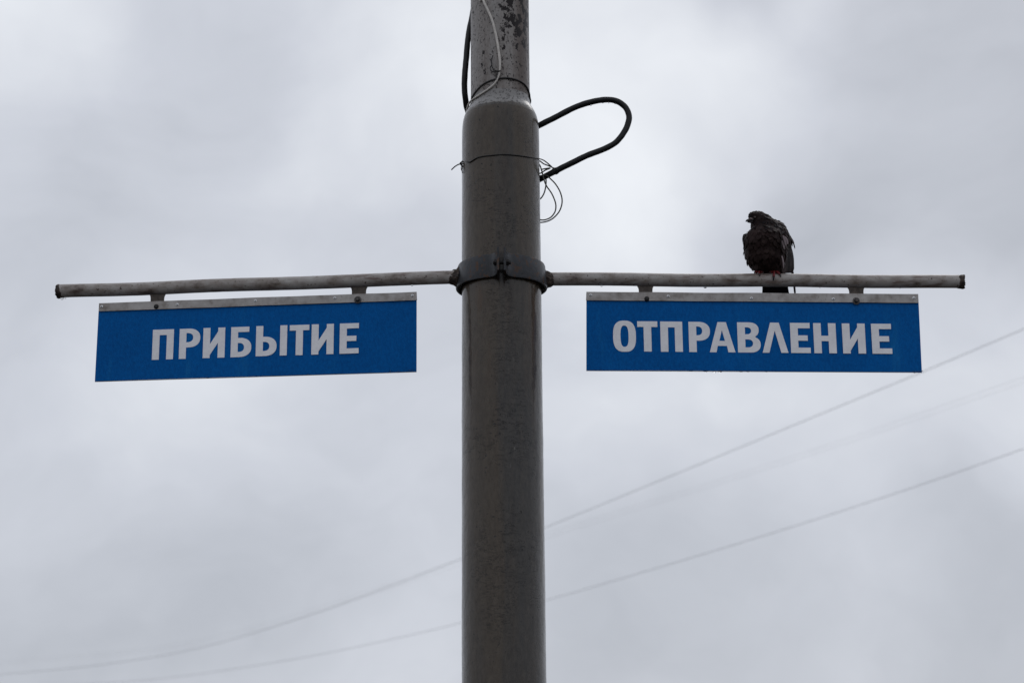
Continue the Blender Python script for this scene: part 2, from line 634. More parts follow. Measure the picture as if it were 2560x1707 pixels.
spk = mm.step(mm.noise(110, 5, .68), .52, .58)
base = mm.mix(mm.math('MULTIPLY', spk, .85), base, (.026, .021, .019))
mm.color(base)
mm.add_bump(mm.noise(120, 4, .65), .4, .0014)
mm.b.inputs['Coat Weight'].default_value = .40
mm.b.inputs['Coat Roughness'].default_value = .08
sh.build('shoulder', mm.m, pole)
r_up = .0845
up = MB().lathe([(.0849, zs(250)), (r_up, zs(235)), (r_up, 5.5), (.0835, 8.0)], 128)
up.build('upper_shaft', M_UPPER, pole)
MB().lathe([(.15, 0.004), (.15, .03), (.125, .045), (.1135, .06)], 64, cap=False).build('base_collar', M_CLAMP, pole)
MB().lathe([(.090, 8.001), (.090, 8.02), (.06, 8.05), (.01, 8.06)], 48).build('cap', M_CLAMP, pole)

# ------------------------------------------------------------------ bracket: clamp and two arms
Zc = at_y(1253, 696, 0).z
bracket = tag(empty('sign_bracket', (0, 0, Zc)), 'bolted steel clamp around the pole with two long horizontal grey pipe arms', 'bracket')


def arc_path(sgn):
    """plan view of one half of the clamp: front ear, round the side, back ear"""
    P = []
    rr = .1172
    P += [(sgn * .0062, -.184), (sgn * .0070, -.158), (sgn * .0098, -.139), (sgn * .0165, -.1250)]
    a0 = math.degrees(math.asin(.0285 / rr))
    k = 28
    for i in range(k + 1):
        a = R(a0 + (180 - 2 * a0) * i / k)
        P.append((sgn * rr * math.sin(a), -rr * math.cos(a)))
    P += [(sgn * .0165, .1250), (sgn * .0098, .139), (sgn * .0070, .158), (sgn * .0062, .184)]
    return [Vector(p) for p in P]


def band(sgn):
    P = arc_path(sgn)
    n = len(P)
    th = .0055
    zb, ztp = Zc - .032, Zc + .034
    vs, fs = [], []
    for i, p in enumerate(P):
        t = (P[min(i + 1, n - 1)] - P[max(i - 1, 0)]).normalized()
        nr = Vector((t.y, -t.x)) * (sgn)          # outward
        if i < 4 or i > n - 5:
            pass
        side = abs(p.x) / .116
        fl = .0045 * side ** 2
        w = .0008 * noise.noise(Vector((p.x * 30, p.y * 30, 1.3)))
        for (q, z, f) in ((0, zb + w, fl), (th, zb + w, fl), (th, zb + .004, fl * 1.1 + .0006), (th, ztp - .003, .0003), (th * .8, ztp, 0), (0, ztp, 0)):
            v = p + nr * (q + f)
            vs.append((v.x, v.y, z))
    m = 6
    for i in range(n - 1):
        for k in range(m):
            a, b = i * m + k, i * m + (k + 1) % m
            fs.append((a, b, b + m, a + m))
    fs.append(tuple(range(m)))
    fs.append(tuple((n - 1) * m + k for k in range(m - 1, -1, -1)))
    return MB().add(vs, fs).build('clamp_band', M_CLAMP, bracket, angle=50)


bandL, bandR = band(-1), band(1)
for yb in (-.152, .152):
    b = MB().tube([(-.0225, yb, Zc - .002), (.026, yb, Zc - .002)], .0050, 12)
    b.tube([(-.0205, yb, Zc - .002), (-.0130, yb, Zc - .002)], .0088, 6)
    b.tube([(.0130, yb, Zc - .002), (.0205, yb, Zc - .002)], .0088, 6)
    b.build('clamp_bolt', M_HOLE, bracket)

AR = .0188                                    # arm pipe radius
# arm axis points, both on one level
La, Lb = at_z(1099, 694.5, Zc), at_z(146, 728.5, Zc)
Ra, Rb = at_z(1440, 698.0, Zc), at_z(2406, 704.5, Zc)


def make_arm(A, B, px_tabs):
    u = (B - A).normalized()
    sgn = 1 if u.x > 0 else -1
    tstart = (sgn * .121 - A.x) / u.x
    S = A + u * tstart
    L = (B - S).length
    # local mesh frame so the grime on the underside follows the pipe
    N = 60
    pts = []
    for i in range(N + 1):
        p = S + u * (L * i / N)
        pts.append(p + Vector((0, .0008 * math.sin(i * .31 + sgn), .0010 * math.sin(i * .23))))
    tube = MB().tube(pts, AR, 32, cap=True, wob=.018)
    arm = tube.build('arm', M_ARM, bracket)
    n = u.cross(Vector((0, 0, 1))).normalized()
    if n.y > 0:
        n = -n
    # torch-cut, rusty end
    ring, ek = [], []
    rim = MB()
    vs, fs = [], []
    K = 40
    w = Vector((0, 0, 1))
    for j, (o, rr) in enumerate(((-.012, AR + .0004), (-.005, AR + .0013), (-.001, AR + .0022), (.003, AR + .0012), (.0035, AR - .004), (-.004, AR - .006))):
        for k in range(K):
            a = 2 * math.pi * k / K
            d = n * math.cos(a) + w * math.sin(a)
            jn = .0022 * noise.noise(d * 3.1 + Vector((sgn * 5, 0, j * .4))) + .0016 * noise.noise(d * 8)
            vs.append(B + u * (o + jn * 1.6) + d * (rr + jn * (.6 if j else 0)))
    for j in range(5):
        for k in range(K):
            a, b = j * K + k, j * K + (k + 1) % K
            fs.append((a, b, b + K, a + K))
    fs.append(tuple(5 * K + k for k in range(K)))
    rim.add(vs, fs).build('cut_end', M_WELD, arm)
    # weld where pipe meets clamp
    weld = MB()
    vs, fs = [], []
    prof = [(-.006, AR + .011), (.0, AR + .0085), (.005, AR + .0060), (.010, AR + .0034), (.017, AR + .0014), (.024, AR - .0008)]
    for j, (o, rr) in enumerate(prof):
        for k in range(K):
            a = 2 * math.pi * k / K
            d = n * math.cos(a) + w * math.sin(a)
            q = noise.noise(d * 2.6 + Vector((sgn * 3, 0, o * 60))) * .0060 + noise.noise(d * 7 + Vector((0, 0, o * 150))) * .0040
            f = 1 - j / (len(prof) - 1) * .6
            vs.append(S + u * (o + q * .5) + d * (rr + q * f * (1.2 if j < 5 else 0)) - w * (.003 * f))
    for j in range(len(prof) - 1):
        for k in range(K):
            a, b = j * K + k, j * K + (k + 1) % K
            fs.append((a, b, b + K, a + K))
    weld.add(vs, fs).build('weld_bead', M_WELD, arm)
    # hanger tabs
    for (x0, x1) in px_tabs:
        yy = 0.5 * (x0 + x1)
        p0 = at_plane(x0, 725, A, n)
        p1 = at_plane(x1, 725, A, n)
        c = (p0 + p1) / 2
        hw = (p1 - p0).length / 2
        t = (c - A).dot(u)
        axis = A + u * t
        poly2 = [(-hw - .006, -AR + .004), (-hw - .001, -AR - .006), (-hw, -AR - .012), (-hw * .97, -.075), (hw * .97, -.075), (hw, -AR - .012), (hw + .001, -AR - .006), (hw + .006, -AR + .004)]
        poly = [axis + u * a + w * b for a, b in poly2]
        MB().prism(poly, n, .006).build('hanger_tab', M_TAB, arm, angle=30)
    return arm, u, n


armL, uL, nL = make_arm(La, Lb, [(378, 411), (880, 915)])
armR, uR, nR = make_arm(Ra, Rb, [(1597, 1631), (2123, 2158)])


# ------------------------------------------------------------------ lettering outlines (cap height 1)
def quarter(cx, cy, rx, ry, a0, a1, n=10, p=2.3):
    out = []
    for i in range(n + 1):
        a = R(a0 + (a1 - a0) * i / n)
        c, s_ = math.cos(a), math.sin(a)
        out.append((cx + rx * math.copysign(abs(c) ** (2 / p), c), cy + ry * math.copysign(abs(s_) ** (2 / p), s_)))
    return out


def bowl(x0, x1, y0, y1, rf=.85):
    """right half bowl outline from (x0,y0) to (x0,y1)"""
    ry = (y1 - y0) / 2
    rx = min((x1 - x0) * rf, ry * 1.25)
    return [(x0, y0)] + quarter(x1 - rx, y0 + ry, rx, ry, -90, 0) + quarter(x1 - rx, y0 + ry, rx, ry, 0, 90)[1:] + [(x0, y1)]


def glyph(ch, w, s, t):
    if ch == 'П':
        return [[(0, 0), (s, 0), (s, 1 - t * 1.08), (w - s, 1 - t * 1.08), (w - s, 0), (w, 0), (w, 1), (0, 1)]]
    if ch == 'Р':
        return [[(0, 0), (s, 0), (s, .375)] + bowl(s, w, .375, 1)[1:-1] + [(s, 1), (0, 1)],
                [(s, .375 + t)] + bowl(s, w - s * 1.02, .375 + t, 1 - t * .86)[1:-1] + [(s, 1 - t * .86)]]
    if ch == 'И':
        return [[(0, 0), (s, 0), (s, .095), (w - s, .50), (w - s, 0), (w, 0), (w, 1), (w - s, 1), (w - s, .88), (s, .46), (s, 1), (0, 1)]]
    if ch == 'Б':
        return [[(0, 0)] + bowl(s * .9, w, 0, .635)[1:-1] + [(s, .635), (s, 1 - t), (w * .885, 1 - t), (w * .885, 1), (0, 1)],
                bowl(s, w - s * 1.03, t * .98, .635 - t * .98)]
    if ch == 'Ь':
        return [[(0, 0)] + bowl(s * .9, w, 0, .64)[1:-1] + [(s, .64), (s, 1), (0, 1)],
                bowl(s, w - s * 1.03, t * .98, .64 - t * .98)]
    if ch == 'I':
        return [[(0, 0), (w, 0), (w, 1), (0, 1)]]
    if ch == 'Т':
        a, b = (w - s) / 2, (w + s) / 2
        return [[(a, 0), (b, 0), (b, 1 - t * 1.05), (w, 1 - t * 1.05), (w, 1), (0, 1), (0, 1 - t * 1.05), (a, 1 - t * 1.05)]]
    if ch == 'Е':
        return [[(0, 0), (w, 0), (w, t), (s, t), (s, .5 - t * .52), (w * .875, .5 - t * .52), (w * .875, .5 + t * .48), (s, .5 + t * .48), (s, 1 - t), (w, 1 - t), (w, 1), (0, 1)]]
    if ch == 'Н':
        return [[(0, 0), (s, 0), (s, .5 - t * .55), (w - s, .5 - t * .55), (w - s, 0), (w, 0), (w, 1), (w - s, 1), (w - s, .5 + t * .45), (s, .5 + t * .45), (s, 1), (0, 1)]]
    if ch == 'О':
        o = quarter(w / 2, .5, w / 2, .515, 0, 359, 56, 2.7)
        i = quarter(w / 2, .5, w / 2 - s * .97, .515 - t * .92, 0, 359, 56, 2.7)
        return [o, i]
    if ch == 'А':
        h = .135
        return [[(0, 0), (.216, 0), (.262, .21), (w - .266, .21), (w - .228, 0), (w, 0), (w / 2 + h, 1), (w / 2 - h, 1)],
                [(.318, .377), (w - .325, .377), (w / 2 - .004, .735)]]
    if ch == 'Л':
        h = .14
        return [[(0, 0), (s * .88, 0), (w / 2, .735), (w - s * .93, 0), (w, 0), (w / 2 + h, 1), (w / 2 - h, 1)]]
    if ch == 'В':
        lw = bowl(s * .9, w, 0, .53)
        uw = bowl(s * .9, w * .935, .49, 1)
        low = [p for p in lw[1:-1] if p[1] < .505]
        upp = [p for p in uw[1:-1] if p[1] > .515]
        return [[(0, 0)] + low + [(w * .79, .51)] + upp + [(0, 1)],
                bowl(s, w - s * 1.0, t * .95, .435), bowl(s, w * .935 - s * 1.0, .605, 1 - t * .92)]


def letter_mesh(polys, X, U, V, N, h, th):
    cu = bpy.data.curves.new('letter', 'CURVE')
    cu.dimensions = '2D'
    cu.fill_mode = 'BOTH'
    for poly in polys:
        sp = cu.splines.new('POLY')
        sp.points.add(len(poly) - 1)
        for q, (a, b) in zip(sp.points, poly):
            q.co = (a * h, b * h, 0, 1)
        sp.use_cyclic_u = True
    cu.extrude = th / 2
    ob = bpy.data.objects.new('letter_tmp', cu)
    COL.objects.link(ob)
    me = bpy.data.meshes.new_from_object(ob.evaluated_get(bpy.context.evaluated_depsgraph_get()))
    bpy.data.objects.remove(ob)
    bpy.data.curves.remove(cu)
    mt = Matrix((U, V, N)).transposed().to_4x4()
    me.transform(mt)
    return me, X


# ------------------------------------------------------------------ signs
def make_sign(name, label, A, u, n, C, strip_y, bolts, screws, letters, textmid, caph, s, t):
    """C: photo corners of the board: strip top-left, strip top-right, bottom-right, bottom-left"""
    off = n * .008
    p0 = A + off

    def S(x, y, d=0.0):
        return at_plane(x, y, p0 + n * d, n)
    tl, tr, br, bl = [S(*c) for c in C]
    root = empty(name, ((tl + tr) / 2))
    tag(root, label, 'sign')
    U = ((tr - tl).normalized() + (br - bl).normalized()).normalized()
    V = Vector((0, 0, 1))
    N = U.cross(V).normalized()
    if N.y > 0:
        N = -N
    V = (-N).cross(U) if ((-N).cross(U)).z > 0 else N.cross(U)
    # board: subdivided so that it can bow very slightly
    pan = MB()
    nx, ny, th = 40, 8, .003
    vs, fs = [], []
    top_l, top_r = tl - V * .004, tr - V * .004
    for side in (0, 1):
        for j in range(ny + 1):
            for i in range(nx + 1):
                a, b = i / nx, j / ny
                p = (bl.lerp(br, a)).lerp(top_l.lerp(top_r, a), b)
                bow = .0012 * math.sin(a * 5.1) * (1 - b) 
                vs.append(p + N * (bow - side * th))
    q = (nx + 1) * (ny + 1)
    for j in range(ny):
        for i in range(nx):
            a = j * (nx + 1) + i
            fs.append((a, a + 1, a + nx + 2, a + nx + 1))
            fs.append((q + a, q + a + nx + 1, q + a + nx + 2, q + a + 1))
    for i in range(nx):
        fs.append((i, q + i, q + i + 1, i + 1))
        a = ny * (nx + 1) + i
        fs.append((a, a + 1, q + a + 1, q + a))
    for j in range(ny):
        a, b = j * (nx + 1), (j + 1) * (nx + 1)
        fs.append((a, b, q + b, q + a))
        fs.append((a + nx, q + a + nx, q + b + nx, b + nx))
    board = pan.add(vs, fs).build('panel', M_BLUE, root, angle=30)
    # thin pale edge along the bottom of the board
    e0, e1 = bl - V * .0006, br - V * .0006
    MB().add([e0 - N * .0004, e1 - N * .0004, e1 - N * .0030, e0 - N * .0030, e0 - N * .0004 - V * .0012, e1 - N * .0004 - V * .0012, e1 - N * .003 - V * .0012, e0 - N * .003 - V * .0012],
             [(0, 1, 5, 4), (1, 2, 6, 5), (2, 3, 7, 6), (3, 0, 4, 7), (4, 5, 6, 7), (0, 3, 2, 1)]).build('bottom_edge', M_EDGE, board, smooth=False)
    # aluminium strip
    d = .0045
    stl, stright = S(*C[0], d), S(*C[1], d)
    sbl, sbr = S(C[0][0] - 1, strip_y[0], d), S(C[1][0] + 1, strip_y[1], d)
    vs, fs = [], []
    nx = 48
    for i in range(nx + 1):
        a = i / nx
        tp, bt = stl.lerp(stright, a), sbl.lerp(sbr, a)
        wv = .0010 * noise.noise(Vector((a * 9, len(letters), 0)))
        wz = .0009 * noise.noise(Vector((a * 7, 3 + len(letters), 0)))
        for p, o in ((tp + V * wz, 0), (bt + V * wz * .6, wv), (bt + V * wz * .6 , wv - .0022), (tp + V * wz, -.0022)):
            vs.append(p + N * o)
    for i in range(nx):
        for k in range(4):
            a, b = i * 4 + k, i * 4 + (k + 1) % 4
            fs.append((a, b, b + 4, a + 4))
    fs += [(0, 1, 2, 3), tuple(nx * 4 + k for k in (3, 2, 1, 0))]
    strip = MB().add(vs, fs).build('top_strip', M_STRIP, root, angle=30)
    for (x, y) in screws:
        c = S(x, y, d)
        sc = MB().disc(c - N * .0005, N, .0048, .003, 14, dome=.0026)
        so = sc.build('screw', M_SCREW, strip)
        hx = MB()
        for ang in (.5, .5 + math.pi / 2):
            hx.box(c + N * .0021, U * (.0017 * math.cos(ang)) + V * (.0017 * math.sin(ang)), (V * math.cos(ang) - U * math.sin(ang)) * .0006, N * .0003)
        hx.build('screw_recess', M_HOLE, strip)
    for (x, y, washer) in bolts:
        c = S(x, y, d)
        if washer:
            MB().disc(c - N * .0004, N, .0105, .0024, 24).build('washer', M_WASHER, root)
            MB().disc(c + N * .0019, N, .0068, .0055, 6).build('bolt', M_HOLE, root)
            MB().disc(c + N * .0072, N, .0036, .0016, 12).build('bolt_tip', M_WASHER, root)
        else:
            MB().disc(c - N * .0004, N, .0074, .0050, 14, dome=.0042).build('bolt', M_HOLE, root)
    h = caph
    for (ch, x0, x1, ymid) in letters:
        a, b = S(x0, ymid, .0012), S(x1, ymid, .0012)
        wd = (b - a).dot(U) / h
        o = (a) - V * (h / 2)
        for (cc, w0, ofs) in ([('Ь', wd * .667, 0), ('I', wd * .225, wd * .775)] if ch == 'Ы' else [(ch, wd, 0)]):
            me, _ = letter_mesh(glyph(cc, w0, s, t), o, U, V, N, h, .0007)
            me.materials.append(M_LETTER)
            ob = bpy.data.objects.new('letter', me)
            COL.objects.link(ob)
            ob.parent = root
            ob.location = o + U * (ofs * h) - origin(root)
    return root, S, N, U, V


def midline(p, q):
    return lambda x: p[1] + (q[1] - p[1]) * (x - p[0]) / (q[0] - p[0])


def rowL(y):
    return 780 + y / 3.92


def colL(x):
    return 340 + x / 3.92


mL = midline((colL(264), rowL(321)), (colL(2090), rowL(261)))
LET_L = [(c, colL(a), colL(b), mL(colL((a + b) / 2))) for c, a, b in
         (('П', 161, 367.5), ('Р', 424, 628), ('И', 657.5, 871), ('Б', 930, 1131), ('Ы', 1176, 1480), ('Т', 1505, 1697), ('И', 1720, 1937), ('Е', 1996, 2183))]


def colR(x):
    return 1500 + x / 3.0947


mR = midline((colR(190), 780 + 186 / 3.0947), (colR(2180), 780 + 206 / 3.0947))
LET_R = [(c, colR(a), colR(b), mR(colR((a + b) / 2))) for c, a, b in
         (('О', 101, 278), ('Т', 290, 446), ('П', 468, 638.5), ('Р', 687, 852), ('А', 846, 1044), ('В', 1064, 1241), ('Л', 1254, 1453),
          ('Е', 1474, 1626), ('Н', 1653.5, 1827), ('И', 1876, 2053), ('Е', 2102, 2256))]

pm = at_plane(640, 820, La, nL)
dscL = ((at_plane(640, 817, La, nL) - at_plane(640, 892, La, nL)).length)
signL, SL, NL, UL, VL = make_sign('direction_sign', 'long blue board with pale lettering ПРИБЫТИЕ hanging under the left arm', La, uL, nL,
                                  [(247.5, 758), (1041.5, 729.5), (1041, 928), (237, 952.5)], (778, 750),
                                  [(390.5, 766.5, False), (894.5, 749.5, True)],
                                  [(254, 766.5), (443, 761.5), (638.5, 752), (837, 745), (1031, 739)], LET_L, mL, dscL * 75.0 / 75.0, .228, .172)
dscR = ((at_plane(1900, 805, Ra, nR) - at_plane(1900, 880, Ra, nR)).length)
signR, SR, NR, UR, VR = make_sign('direction_sign', 'long blue board with pale lettering ОТПРАВЛЕНИЕ hanging under the right arm, below the pigeon', Ra, uR, nR,
                                  [(1466, 729.5), (2295.5, 735), (2305, 929.5), (1466, 925)], (750.5, 757),
                                  [(1617, 747, False), (2140.5, 752.5, True)],
                                  [(1476.5, 737.5), (1670.5, 741), (1878.5, 746), (2083.5, 747.5), (2284.5, 745)], LET_R, mR, dscR * 75.0 / 75.0, .245, .178)

# ------------------------------------------------------------------ rain drops clinging to the lower edges
def drop(parent, P, r, k=1.25):
    r *= .72
    vs, fs = [], []
    seg = 12
    prof = [(.05, .75), (.55, .62), (.92, .25), (1.0, -.1), (.82, -.6), (.45, -.92), (.05, -1.02)]
    for (q, z) in prof:
        for i in range(seg):
            a = 2 * math.pi * i / seg
            vs.append(P + Vector((q * r * k * math.cos(a), q * r * k * .7 * math.sin(a), z * r)))
    for j in range(len(prof) - 1):
        for i in range(seg):
            a, b = j * seg + i, j * seg + (i + 1) % seg
            fs.append((a, b, b + seg, a + seg))
    fs += [tuple(range(seg)), tuple((len(prof) - 1) * seg + i for i in range(seg - 1, -1, -1))]
    MB().add(vs, fs).build('water_drop', M_WATER, parent)


for (x, y, r) in ((977, 929.5, .0034), (997, 930, .0042), (1026, 928, .0034), (1034, 928, .003), (771, 937.5, .0026), (520, 945, .0028), (640, 941.5, .002)):
    drop(signL, SL(x, y - 2.2, -.0015), r * 1.3, 2.0 if x != 997 else 1.2)
for (x, y, r) in ((1727, 928, .0028), (1764, 929, .0036), (1786, 930.5, .0046), (1800, 930, .0036), (1853, 930, .0030), (1870, 930, .0026), (1916, 930, .0028), (2286, 931, .0044), (2297, 931, .0036), (2303, 931, .0034), (2070, 930.5, .002)):
    drop(signR, SR(x, y - 2.2, -.0015), r * 1.3, 2.0 if x not in (1786, 2286) else 1.2)
for (x, y, r) in ((155, 746, .0052), (163, 745.5, .003), (1030, 713, .0034), (840, 720, .002)):
    drop(armL, at_plane(x, y, La, nL), r, 1.3)
for (x, y, r) in ((1763, 717.5, .0052), (1705, 715, .0026), (1504, 714.5, .0036), (2050, 719, .002), (2250, 720, .002)):
    drop(armR, at_plane(x, y, Ra, nR), r, 1.3)

# ------------------------------------------------------------------ thick black cable: down the left, behind the pole, loop on the right
pts = [Vector((-.055, .085, 5.4)), Vector((-.060, .080, 4.6)), at_y(1194, -40, .055), at_y(1184, 20, .045), at_y(1175, 72, .035), at_y(1168, 115, .03), at_y(1165.5, 142, .03), at_y(1162, 184, .03), at_y(1161, 218, .035),
       at_y(1163, 248, .045), at_y(1168, 275, .07), at_y(1185, 305, .115), at_y(1240, 330, .14), at_y(1310, 330, .12), at_y(1346, 314.5, .07), at_y(1394, 290, .06), at_y(1440, 267.5, .055), at_y(1479, 255.5, .05), at_y(1513, 250.5, .05),
       at_y(1541, 253, .05), at_y(1561, 266, .05), at_y(1571, 285, .05), at_y(1571, 303, .05), at_y(1564, 324, .05), at_y(1551, 345, .05), at_y(1534, 360.5, .05), at_y(1508.5, 373, .05), at_y(1467, 389, .05), at_y(1428, 408.5, .05), at_y(1391, 427, .055),
       at_y(1352, 447, .07), at_y(1310, 470, .13), at_y(1285, 510, .135), at_y(1275, 600, .13), Vector((.03, .155, 3.1)), Vector((.03, .135, 2.6)), Vector((.02, .13, 1.2)), Vector((.02, .13, .02))]
pp = spline(pts, 8)
pp = [p + Vector((noise.noise(p * 14), noise.noise(p * 14 + Vector((5, 5, 5))), noise.noise(p * 14 + Vector((9, 1, 3))))) * .0016 for p in pp]
cb = MB().tube(pp, .0087, 14, wob=.07)
cable = tag(cb.build('power_cable', M_RUBBER, base=tuple(pts[-1])), 'thick black cable running down the pole and looping out on its right side', 'cable')
for (x, y, r) in ((1477, 263.5, .0030), (1507, 257.5, .0024), (1522, 257.5, .0026), (1538, 259.5, .0024)):
    drop(cable, at_y(x, y, .05), r, 1.3)

# ------------------------------------------------------------------ pale thin wire on the upper shaft
wp = [(1196, -40), (1208, 0), (1219, 25), (1230, 50.5), (1238, 80), (1243.5, 108), (1248, 138), (1250, 161), (1249, 177), (1244.6, 195), (1234, 212), (1215, 227), (1195, 240)]
pts = [Vector((-.070, -.055, 5.2)), Vector((-.062, -.060, 4.6))] + [on_cyl(x, y, .0885) for x, y in wp]
pts += [at_y(1176, 254, -.03), at_y(1169, 268, -.01), at_y(1166.5, 280, .015), at_y(1171, 291, .06), at_y(1190, 300, .10)]
pl = spline(pts, 6)
rd = [.0035 if p.z > at_y(1250, 177, -.08).z else .0027 for p in pl]
tag(MB().tube(pl, rd, 10).build('signal_wire', M_WHITEWIRE, base=tuple(pts[-1])), 'thin pale wire hanging in a curve down the front of the upper pole', 'wire')

# ------------------------------------------------------------------ dark wire tied round the neck of the pole
tie = tag(empty('neck_tie_wire', (0, 0, at_y(1253, 240, 0).z)), 'thin black wire ring tied around the neck of the pole', 'wire')
fp = [on_cyl(x, y, .0868) for x, y in ((1179, 247), (1184, 237), (1192, 226), (1204, 214), (1219, 205), (1233, 200), (1247, 197), (1262, 195.5), (1274, 196), (1288, 199), (1302, 204.5), (1312, 212), (1319, 222), (1323, 233), (1324.5, 243))]
zb = fp[-1].z
za = fp[0].z
bk = []
a1 = math.atan2(fp[-1].y, fp[-1].x)
a0 = math.atan2(fp[0].y, fp[0].x) + 2 * math.pi
a0 = a0 if a0 < 2 * math.pi else a0 - 2 * math.pi
a0 = math.pi + .05
for i in range(1, 10):
    t = i / 10
    a = a1 + (a0 - a1) * t
    bk.append(Vector((.0868 * math.cos(a), .0868 * math.sin(a), zb + (za - zb) * t - .012 * math.sin(math.pi * t))))
MB().tube(spline(fp + bk + [fp[0]], 5), .0024, 8).build('ring', M_DARKWIRE, tie)
for q in ([(1232, 139), (1228.5, 155), (1230, 165), (1234, 174), (1242, 178), (1252, 177.5)],
          [(1225, 148), (1230, 160), (1225.5, 170), (1228, 178), (1237, 180), (1249, 178.5)],
          [(1244, 181), (1242, 190), (1239, 199)]):
    MB().tube(spline([on_cyl(x, y, .0925) for x, y in q], 6), .0016, 6).build('twisted_end', M_DARKWIRE, tie)

# ------------------------------------------------------------------ binding wire lower on the pole
bind = tag(empty('binding_wire', (0, 0, at_y(1253, 400, 0).z)), 'thin dark binding wire wrapped around the pole with twisted ends on the left', 'wire')
f1 = [at_y(1379, 417, .045), at_y(1362, 403, .02), at_y(1351, 398, -.02)] + [on_cyl(x, y, .1122) for x, y in ((1343, 396.5), (1325, 393.5), (1306, 390.5), (1285, 388), (1265, 386.6), (1245, 387), (1228, 388.7), (1208, 391), (1192, 395), (1182, 401), (1174, 405.5), (1168, 405))]
f1 += [at_y(1157, 402.5, -.02), at_y(1151, 410, -.02), at_y(1146, 411.5, -.02), at_y(1137, 417, -.02), at_y(1128.5, 425, -.02)]
MB().tube(spline(f1, 5), .0018, 8).build('strand', M_DARKWIRE, bind)
for q in ([(1146, 412), (1155, 409), (1160, 414), (1153, 419), (1155, 428), (1156, 433)], [(1152, 408), (1157, 416), (1163, 420), (1170, 419)], [(1160, 404), (1150, 408), (1156, 419), (1153, 426)]):
    MB().tube(spline([at_y(x, y, -.03) for x, y in q], 6), .0014, 6).build('twisted_end', M_DARKWIRE, bind)
# wrap around the black cable
c0, c1 = at_y(1391, 427, .055), at_y(1352, 447, .07)
ax = (c0 - c1).normalized()
pc = at_y(1387, 429, .056)
u_ = ax.orthogonal().normalized()
w_ = ax.cross(u_)
hel = [pc + ax * (.004 * math.sin(i * .9) + i * .0004 - .006) + (u_ * math.cos(i * .5) + w_ * math.sin(i * .5)) * .0092 for i in range(40)]
MB().tube(hel, .0015, 6).build('cable_wrap', M_DARKWIRE, bind)

# ------------------------------------------------------------------ loose coil of thin wires right of the pole
coil = tag(empty('wire_coil', tuple(at_y(1352, 560, .06))), 'loose loops of thin olive wire hanging below the black cable beside the pole', 'wire')


def c2(x, y):
    return (1100 + x / 4.3556, 340 + y / 4.3556)


for q, Y in (([(1020, 255), (1080, 270), (1130, 305), (1180, 325), (1240, 352)], .04),
             ([(1030, 270), (1080, 310), (1105, 370), (1130, 470), (1160, 545), (1215, 625), (1252, 710), (1262, 770), (1250, 830), (1205, 887), (1140, 914), (1085, 912), (1000, 890)], .035),
             ([(1060, 440), (1150, 430), (1200, 465), (1262, 530), (1312, 620), (1330, 715), (1305, 810), (1248, 882), (1180, 925), (1090, 942), (1000, 920)], .05),
             ([(1140, 420), (1155, 480), (1150, 560), (1128, 635), (1085, 690), (1000, 720)], .06),
             ([(1060, 410), (1100, 405), (1145, 375), (1200, 352), (1160, 355), (1110, 365)], .045)):
    MB().tube(spline([at_y(*c2(x, y), Y + .0) for x, y in q], 6), .0020, 8).build('strand', M_COILWIRE, coil)

# ------------------------------------------------------------------ overhead wires far behind
def overhead(name, label, pix, dl, dr, rad, grp=None):
    """pix: points along the wire; runs from far left (dl metres) to nearer right (dr metres)"""
    x0, x1 = pix[0][0], pix[-1][0]
    P = []
    ext = spline([Vector((a, b, 0)) for a, b in pix], 10)
    lead = [ext[0] + (ext[0] - ext[6]) * k * .9 + Vector((0, -.9 * k * k, 0)) for k in range(12, 0, -1)]
    tail = [ext[-1] + (ext[-1] - ext[-7]) * k * .9 for k in range(1, 10)]
    for v in lead + ext + tail:
        t = (v.x - x0) / (x1 - x0)
        inv = (1 / dl) * (1 - t) + (1 / dr) * t
        inv = max(inv, 1 / 140)
        P.append(CAM + ray(v.x, v.y) * (1 / inv))
    o = MB().tube(P, rad, 8).build(name, M_OVERHEAD, base=tuple(P[len(P) // 2]))
    return tag(o, label, 'wire', grp)


overhead('overhead_wire', 'upper of the two plain overhead wires sloping across the sky behind the pole',
         [(0, 1685), (250, 1661), (500, 1618), (760, 1541), (1000, 1455), (1150, 1398), (1360, 1319), (1700, 1180), (2000, 1056), (2305, 930), (2560, 822)], 46, 21, .0029)
overhead('overhead_wire', 'lowest overhead wire sloping across the sky behind the pole',
         [(0, 1722), (250, 1707), (480, 1686), (765, 1641), (1000, 1592), (1150, 1556), (1360, 1501), (1700, 1402), (2000, 1310), (2300, 1212), (2560, 1121)], 46, 21, .0024)
overhead('overhead_wire', 'upper strand of the faint pair of overhead wires on the right',
         [(0, 1651), (300, 1626), (500, 1598), (750, 1532), (950, 1466), (1150, 1398), (1360, 1333), (1819, 1192), (2146, 1086), (2560, 942)], 70, 34, .0012)
overhead('overhead_wire', 'lower strand of the faint pair of overhead wires on the right',
         [(0, 1659), (300, 1634), (500, 1607), (750, 1543), (950, 1478), (1150, 1411), (1360, 1345), (1819, 1203), (2146, 1098), (2560, 956)], 70, 34, .0012)

# ------------------------------------------------------------------ pigeon on the right arm

t_b = (at_plane(1915, 700, Ra, nR) - Ra).dot(uR)
PERCH = Ra + uR * t_b + Vector((0, 0, AR))          # top of the pipe under the bird
YB = PERCH.y


def q3(x, y, dy=0.0):
    return at_y(x, y, YB + dy)


